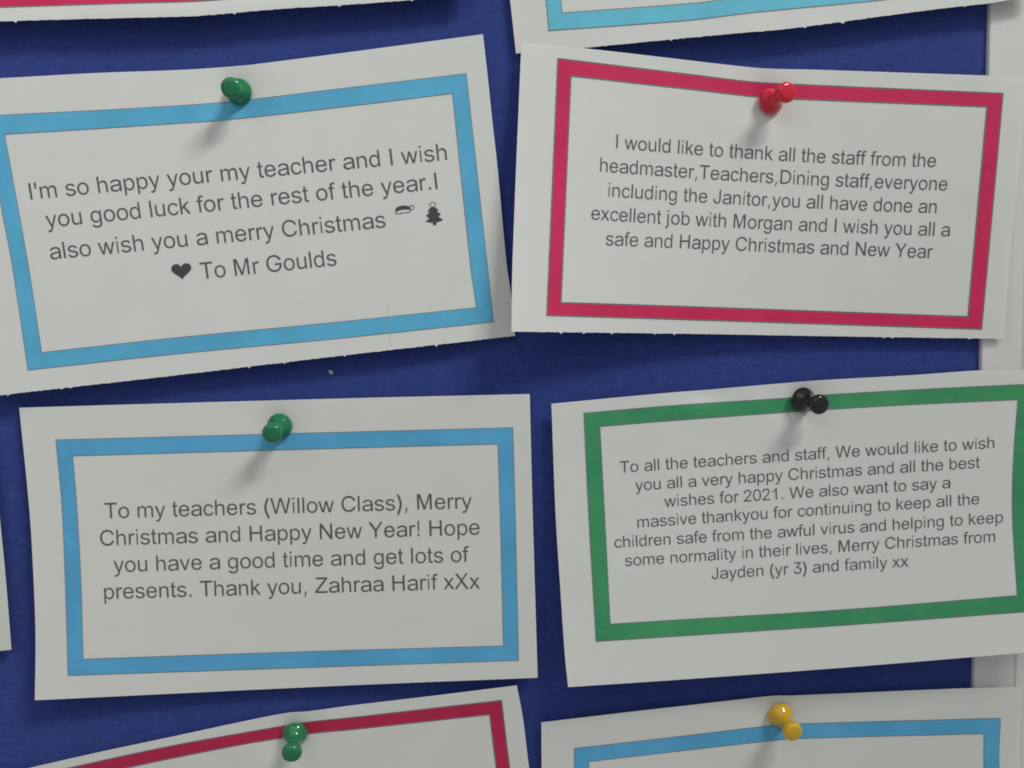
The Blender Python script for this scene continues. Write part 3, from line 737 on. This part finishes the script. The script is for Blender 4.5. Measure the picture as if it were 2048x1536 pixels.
# --- lower left card
c = Card('blue bordered card wishing a happy new year with plenty of presents',
         T=[(38.3, 815.3), (700, 796.5), (1059.4, 788)], B=[(69.7, 1400.6), (680, 1371.6), (1075.4, 1355.5)],
         L=[(38.3, 815.3), (58.8, 1020), (66.6, 1147.7), (71, 1270.7), (69.7, 1400.6)], R=[(1059.4, 788), (1065.5, 1030), (1075.4, 1355.5)],
         hfun=lambda u, v, x, y: 1.7 + 1.7 * np.clip(v, 0, 1)**2 + 3.2 * np.clip(0.5 - u, 0, 1)**2 * 4 * v + 0.4 * np.clip(u - 0.5, 0, 1)**2 * 4 + 0.2 * sin(u * 8 + 1),
         pin=(557, 853), paper=CREAM)
LLc = c
c.border([(111, 879.2), (560, 867), (1026.2, 854.6)], [(1026.2, 854.6), (1030.7, 1011), (1037.8, 1321.3)],
         [(135.7, 1351.7), (600, 1336), (1037.8, 1321.3)], [(111, 879.2), (123.2, 1011), (130, 1165), (135.7, 1351.7)],
         [(146, 912.4), (560, 900.5), (995.4, 888.5)], [(995.4, 888.5), (1000, 1030), (1006.4, 1291.2)],
         [(166.8, 1317.6), (600, 1303), (1006.4, 1291.2)], [(146, 912.4), (154, 1011), (162, 1158), (166.8, 1317.6)], CYAN, 1.4)
c.message([("To my teachers (Willow Class), Merry", (210, 1037), (944, 1016.4)),
           ("Christmas and Happy New Year! Hope", (201, 1091.5), (959.6, 1069)),
           ("you have a good time and get lots of", (228, 1144.5), (938.7, 1123.4)),
           ("presents. Thank you, Zahraa Harif xXx", (209, 1198.4), (960, 1176.8))], 43.6)

# --- lower right card
c = Card('green bordered card with a long message, held by the black push pin',
         T=[(1102.8, 807.5), (1261, 792.4), (1348, 784.6), (1416, 779.4), (1553, 767.5), (1638.5, 760.6), (1826.5, 750), (1963, 740.5), (2048, 739), (2102, 738.5)],
         B=[(1136.3, 1374.3), (1380, 1357.9), (1690, 1335), (2048, 1305.6), (2112, 1300)],
         L=[(1102.8, 807.5), (1111.3, 1030), (1120.9, 1182), (1130.4, 1318.6), (1136.3, 1374.3)], R=[(2102, 738.5), (2088, 900), (2090, 1080), (2112, 1300)],
         hfun=lambda u, v, x, y: 2.4 + (7.0 + 3.0 * np.clip(u - 0.4, 0, 1)) * np.clip(v, 0, 1)**1.8 + 1.2 * np.clip(0.4 - u, 0, 1)**2 * 6 + 0.35 * sin(u * 9 + 0.5) * (1 - 0.6 * v)
         - 0.9 * np.exp(-((x - 1410) / 45.0)**2 - ((y - 786) / 22.0)**2) + 0.4 * np.exp(-((x - 1850) / 120.0)**2 - ((y - 900) / 90.0)**2),
         pin=(1606, 801))
LRc = c
c.border([(1167, 825.6), (1348, 810.2), (1580.4, 794.8), (1655.6, 788.7), (1850, 777.5), (2048, 768), (2068, 767.3)], [(2068, 767.3), (2058, 900), (2056, 1020), (2066, 1223.3)],
         [(1191.6, 1283.7), (1380, 1271.4), (1690, 1251), (2048, 1224.6), (2066, 1223.3)], [(1167, 825.6), (1176.8, 1030), (1191.6, 1283.7)],
         [(1200.5, 853.6), (1348, 841.6), (1655.6, 819.5), (1850, 808.5), (2035.4, 800.2)], [(2035.4, 800.2), (2028.4, 885.6), (2024.3, 973.6), (2024.7, 1038), (2028.4, 1105.6), (2034, 1190.3)],
         [(1221, 1247.5), (1348, 1239.5), (1690, 1218.4), (2034, 1190.3)], [(1200.5, 853.6), (1210, 1030), (1221, 1247.5)], GREEN, 1.9)
c.message([("To all the teachers and staff, We would like to wish", (1240.5, 945.8), (1988.8, 896.3), -1.5),
           ("you all a very happy Christmas and all the best", (1271.3, 981.5), (1959.8, 935.6), -0.8),
           ("wishes for 2021. We also want to say a", (1329.4, 1014), (1900.6, 976)),
           ("massive thankyou for continuing to keep all the", (1275.4, 1055.4), (1958.7, 1008.4)),
           ("children safe from the awful virus and helping to keep", (1229.6, 1095.8), (2006, 1045), 0.8),
           ("some normality in their lives, Merry Christmas from", (1250.7, 1132.3), (1990.5, 1083.5)),
           ("Jayden (yr 3) and family xx", (1424, 1158.6), (1817, 1133))], 32.4)

# --- bottom left card, mostly below the picture
c = Card('crimson bordered card sloping up to the right, under the happy new year card',
         T=[(22, 1545.5), (68, 1534), (205, 1503), (341.8, 1474), (512.6, 1437.5), (577.6, 1425.6), (615, 1423), (700, 1411.5), (860, 1392.5), (1033.7, 1370.9)],
         B=[(110, 2160), (1125, 1975)], L=[(22, 1545.5), (110, 2160)], R=[(1033.7, 1370.9), (1045.7, 1434.8), (1058.3, 1536), (1125, 1975)],
         hfun=lambda u, v, x, y: 2.0 + 3.0 * np.clip(v, 0, 1)**2 + 0.9 * np.clip(0.1 - v, 0, 1) * 9 * np.abs(u - 0.55) + 0.8 * np.clip(u - 0.6, 0, 1)**2,
         pin=(588, 1470), paper=CREAM)
B1 = c
c.border([(85, 1547.5), (133, 1536), (342, 1491), (560.5, 1452), (615, 1443.3), (700, 1434.5), (1004, 1399.6)], [(1004, 1399.6), (1020.7, 1536), (1080, 1935)],
         [(170, 2080), (1080, 1935)], [(85, 1547.5), (170, 2080)],
         [(120, 1570), (266.6, 1534), (478.5, 1491), (560.5, 1477.5), (625.4, 1467.5), (700, 1460.5), (978.4, 1430.3)], [(978.4, 1430.3), (991.7, 1536), (1048, 1908)],
         [(200, 2045), (1048, 1908)], [(120, 1570), (200, 2045)], CRIMSON, 2.4)

# --- bottom right card, mostly below the picture
c = Card('blue bordered card with the yellow push pin, under the green bordered card',
         T=[(1082.6, 1445), (1261, 1423.9), (1348, 1414), (1480, 1399), (1546, 1391.8), (1583.8, 1391.2), (1621, 1389.7), (1929, 1376.7), (2043.5, 1374)],
         B=[(1090, 2030), (2080, 1960)], L=[(1082.6, 1445), (1083.3, 1536), (1090, 2030)], R=[(2043.5, 1374), (2041, 1536), (2080, 1960)],
         hfun=lambda u, v, x, y: 2.2 + 3.0 * np.clip(v, 0, 1)**2 + 0.8 * np.clip(0.1 - v, 0, 1) * 9 * np.abs(u - 0.5) + 0.25 * sin(u * 8),
         pin=(1560, 1433), paper=CREAM)
B2 = c
c.border([(1148.2, 1496.3), (1348, 1473.6), (1553, 1449.5), (1604, 1446.8), (2001.5, 1435.8)], [(2001.5, 1435.8), (1999, 1536), (2030, 1925)],
         [(1150, 1990), (2030, 1925)], [(1148.2, 1496.3), (1148.2, 1536), (1150, 1990)],
         [(1178.3, 1523.7), (1348, 1504), (1553, 1481), (1604, 1477.5), (1967.6, 1468)], [(1967.6, 1468), (1968, 1536), (1998, 1890)],
         [(1180, 1955), (1998, 1890)], [(1178.3, 1523.7), (1180, 1955)], CYAN, 1.4)

# ------------------------------------------------------------------ push pins
STEEL, nt, b = new_mat('steel_needle')
b.inputs['Base Color'].default_value = (0.6, 0.6, 0.62, 1)
b.inputs['Metallic'].default_value = 1.0
b.inputs['Roughness'].default_value = 0.3
nn = noise(nt, 500, 2, 0.5, objco(nt))
bump(nt, b, nn.outputs['Fac'], 0.1, 0.0001)

PROFILE = [(0, 0.0), (0, 2.2), (0.05, 3.3), (0.2, 3.85), (0.5, 4.1), (0.95, 4.17), (1.45, 4.08), (2.0, 3.8), (2.6, 3.35), (3.2, 2.85), (3.8, 2.45), (4.5, 2.18),
           (5.3, 2.05), (6.1, 2.06), (6.8, 2.2), (7.4, 2.48), (7.9, 2.82), (8.4, 3.08), (8.9, 3.23), (9.4, 3.27), (9.9, 3.18), (10.3, 2.98), (10.6, 2.68),
           (10.8, 2.25), (10.92, 1.7), (10.97, 1.0), (10.98, 0.0)]


def lathe(profile, n=48, name='plastic_body'):
    vs, fs, ring = [], [], []
    for z, r in profile:
        if r == 0:
            ring.append([len(vs)]); vs.append((0, 0, z * MM))
        else:
            ring.append(list(range(len(vs), len(vs) + n)))
            vs += [(r * MM * math.cos(2 * pi * k / n), r * MM * math.sin(2 * pi * k / n), z * MM) for k in range(n)]
    for a, b_ in zip(ring, ring[1:]):
        for k in range(n):
            k2 = (k + 1) % n
            if len(a) == 1:
                fs.append((a[0], b_[k2], b_[k]))
            elif len(b_) == 1:
                fs.append((a[k], a[k2], b_[0]))
            else:
                fs.append((a[k], a[k2], b_[k2], b_[k]))
    me = bpy.data.meshes.new(name)
    me.from_pydata(vs, [], fs)
    me.polygons.foreach_set('use_smooth', np.ones(len(fs), bool))
    me.update()
    return me


GREEN_PL = plastic_mat('green_plastic', (0.018, 0.21, 0.085), 0.25)
RED_PL = plastic_mat('red_plastic', (0.72, 0.022, 0.055), 0.5)
BLACK_PL = plastic_mat('black_plastic', (0.017, 0.019, 0.018), 0.0)
YELLOW_PL = plastic_mat('yellow_plastic', (0.72, 0.46, 0.035), 0.5)
body_mesh = lathe(PROFILE)
needle_mesh = lathe([(-6.5, 0.0), (-5.0, 0.45), (0.3, 0.5), (0.4, 0.0)], 16, 'needle')
needle_mesh.materials.append(STEEL)


def push_pin(base_px, head_px, mat, label, card):
    """base_px: middle of the flange, head_px: middle of the head, both as seen."""
    h0 = float(card.h(base_px[0], base_px[1]))
    flange = at(base_px[0], base_px[1], h0 + 1.5)
    head = at(head_px[0], head_px[1], h0 + 9.6)
    ax = (head - flange).normalized()
    o = root('push_pin', flange - ax * 0.95 * MM, label, 'push pin', 'push pins holding the cards')
    o.rotation_mode = 'QUATERNION'
    o.rotation_quaternion = ax.to_track_quat('Z', 'Y')
    for nm, me in (('plastic_body', body_mesh), ('needle', needle_mesh)):
        me2 = me.copy() if nm == 'plastic_body' else me
        if nm == 'plastic_body':
            me2.materials.append(mat)
        p = bpy.data.objects.new(nm, me2)
        SC.collection.objects.link(p)
        p.parent = o


push_pin((477.7, 183.2), (463, 176.2), GREEN_PL, 'green push pin stuck in the blue card that carries the heart symbol', UL)
push_pin((1541.8, 202.3), (1572, 185), RED_PL, 'red push pin on the pink border of the card thanking the staff', UR)
push_pin((559.4, 851.5), (545.2, 865.7), GREEN_PL, 'green push pin at the top of the blue bordered new year card', LLc)
push_pin((1606, 799.6), (1638.8, 808.8), BLACK_PL, 'glossy black push pin on the green border', LRc)
push_pin((590.3, 1467.3), (583.7, 1505.4), GREEN_PL, 'green push pin on the crimson border of the bottom card', B1)
push_pin((1560.8, 1430), (1584.2, 1461.8), YELLOW_PL, 'yellow push pin in the lowest blue bordered card', B2)

# ------------------------------------------------------------------ scrap of torn paper on the felt
fl = [(657, 741), (659, 739.5), (661, 741), (664.5, 740.5), (666, 744), (665, 748), (663, 749.5), (660.5, 747), (658, 745.5)]
n = len(fl)
vs = [at(x, y, 0.75 + 0.2 * math.sin(i * 2.1)) for i, (x, y) in enumerate(fl)] + [at(x, y, 0.25) for x, y in fl]
fs = [tuple(range(n))[::-1], tuple(range(n, 2 * n))] + [(i, (i + 1) % n, n + (i + 1) % n, n + i) for i in range(n)]
SCRAP = paper_mat('torn_paper_scrap', (0.55, 0.58, 0.62))
tag(make('paper_scrap', vs, fs, [SCRAP]), 'tiny torn scrap of white paper clinging to the blue felt', 'paper scrap')
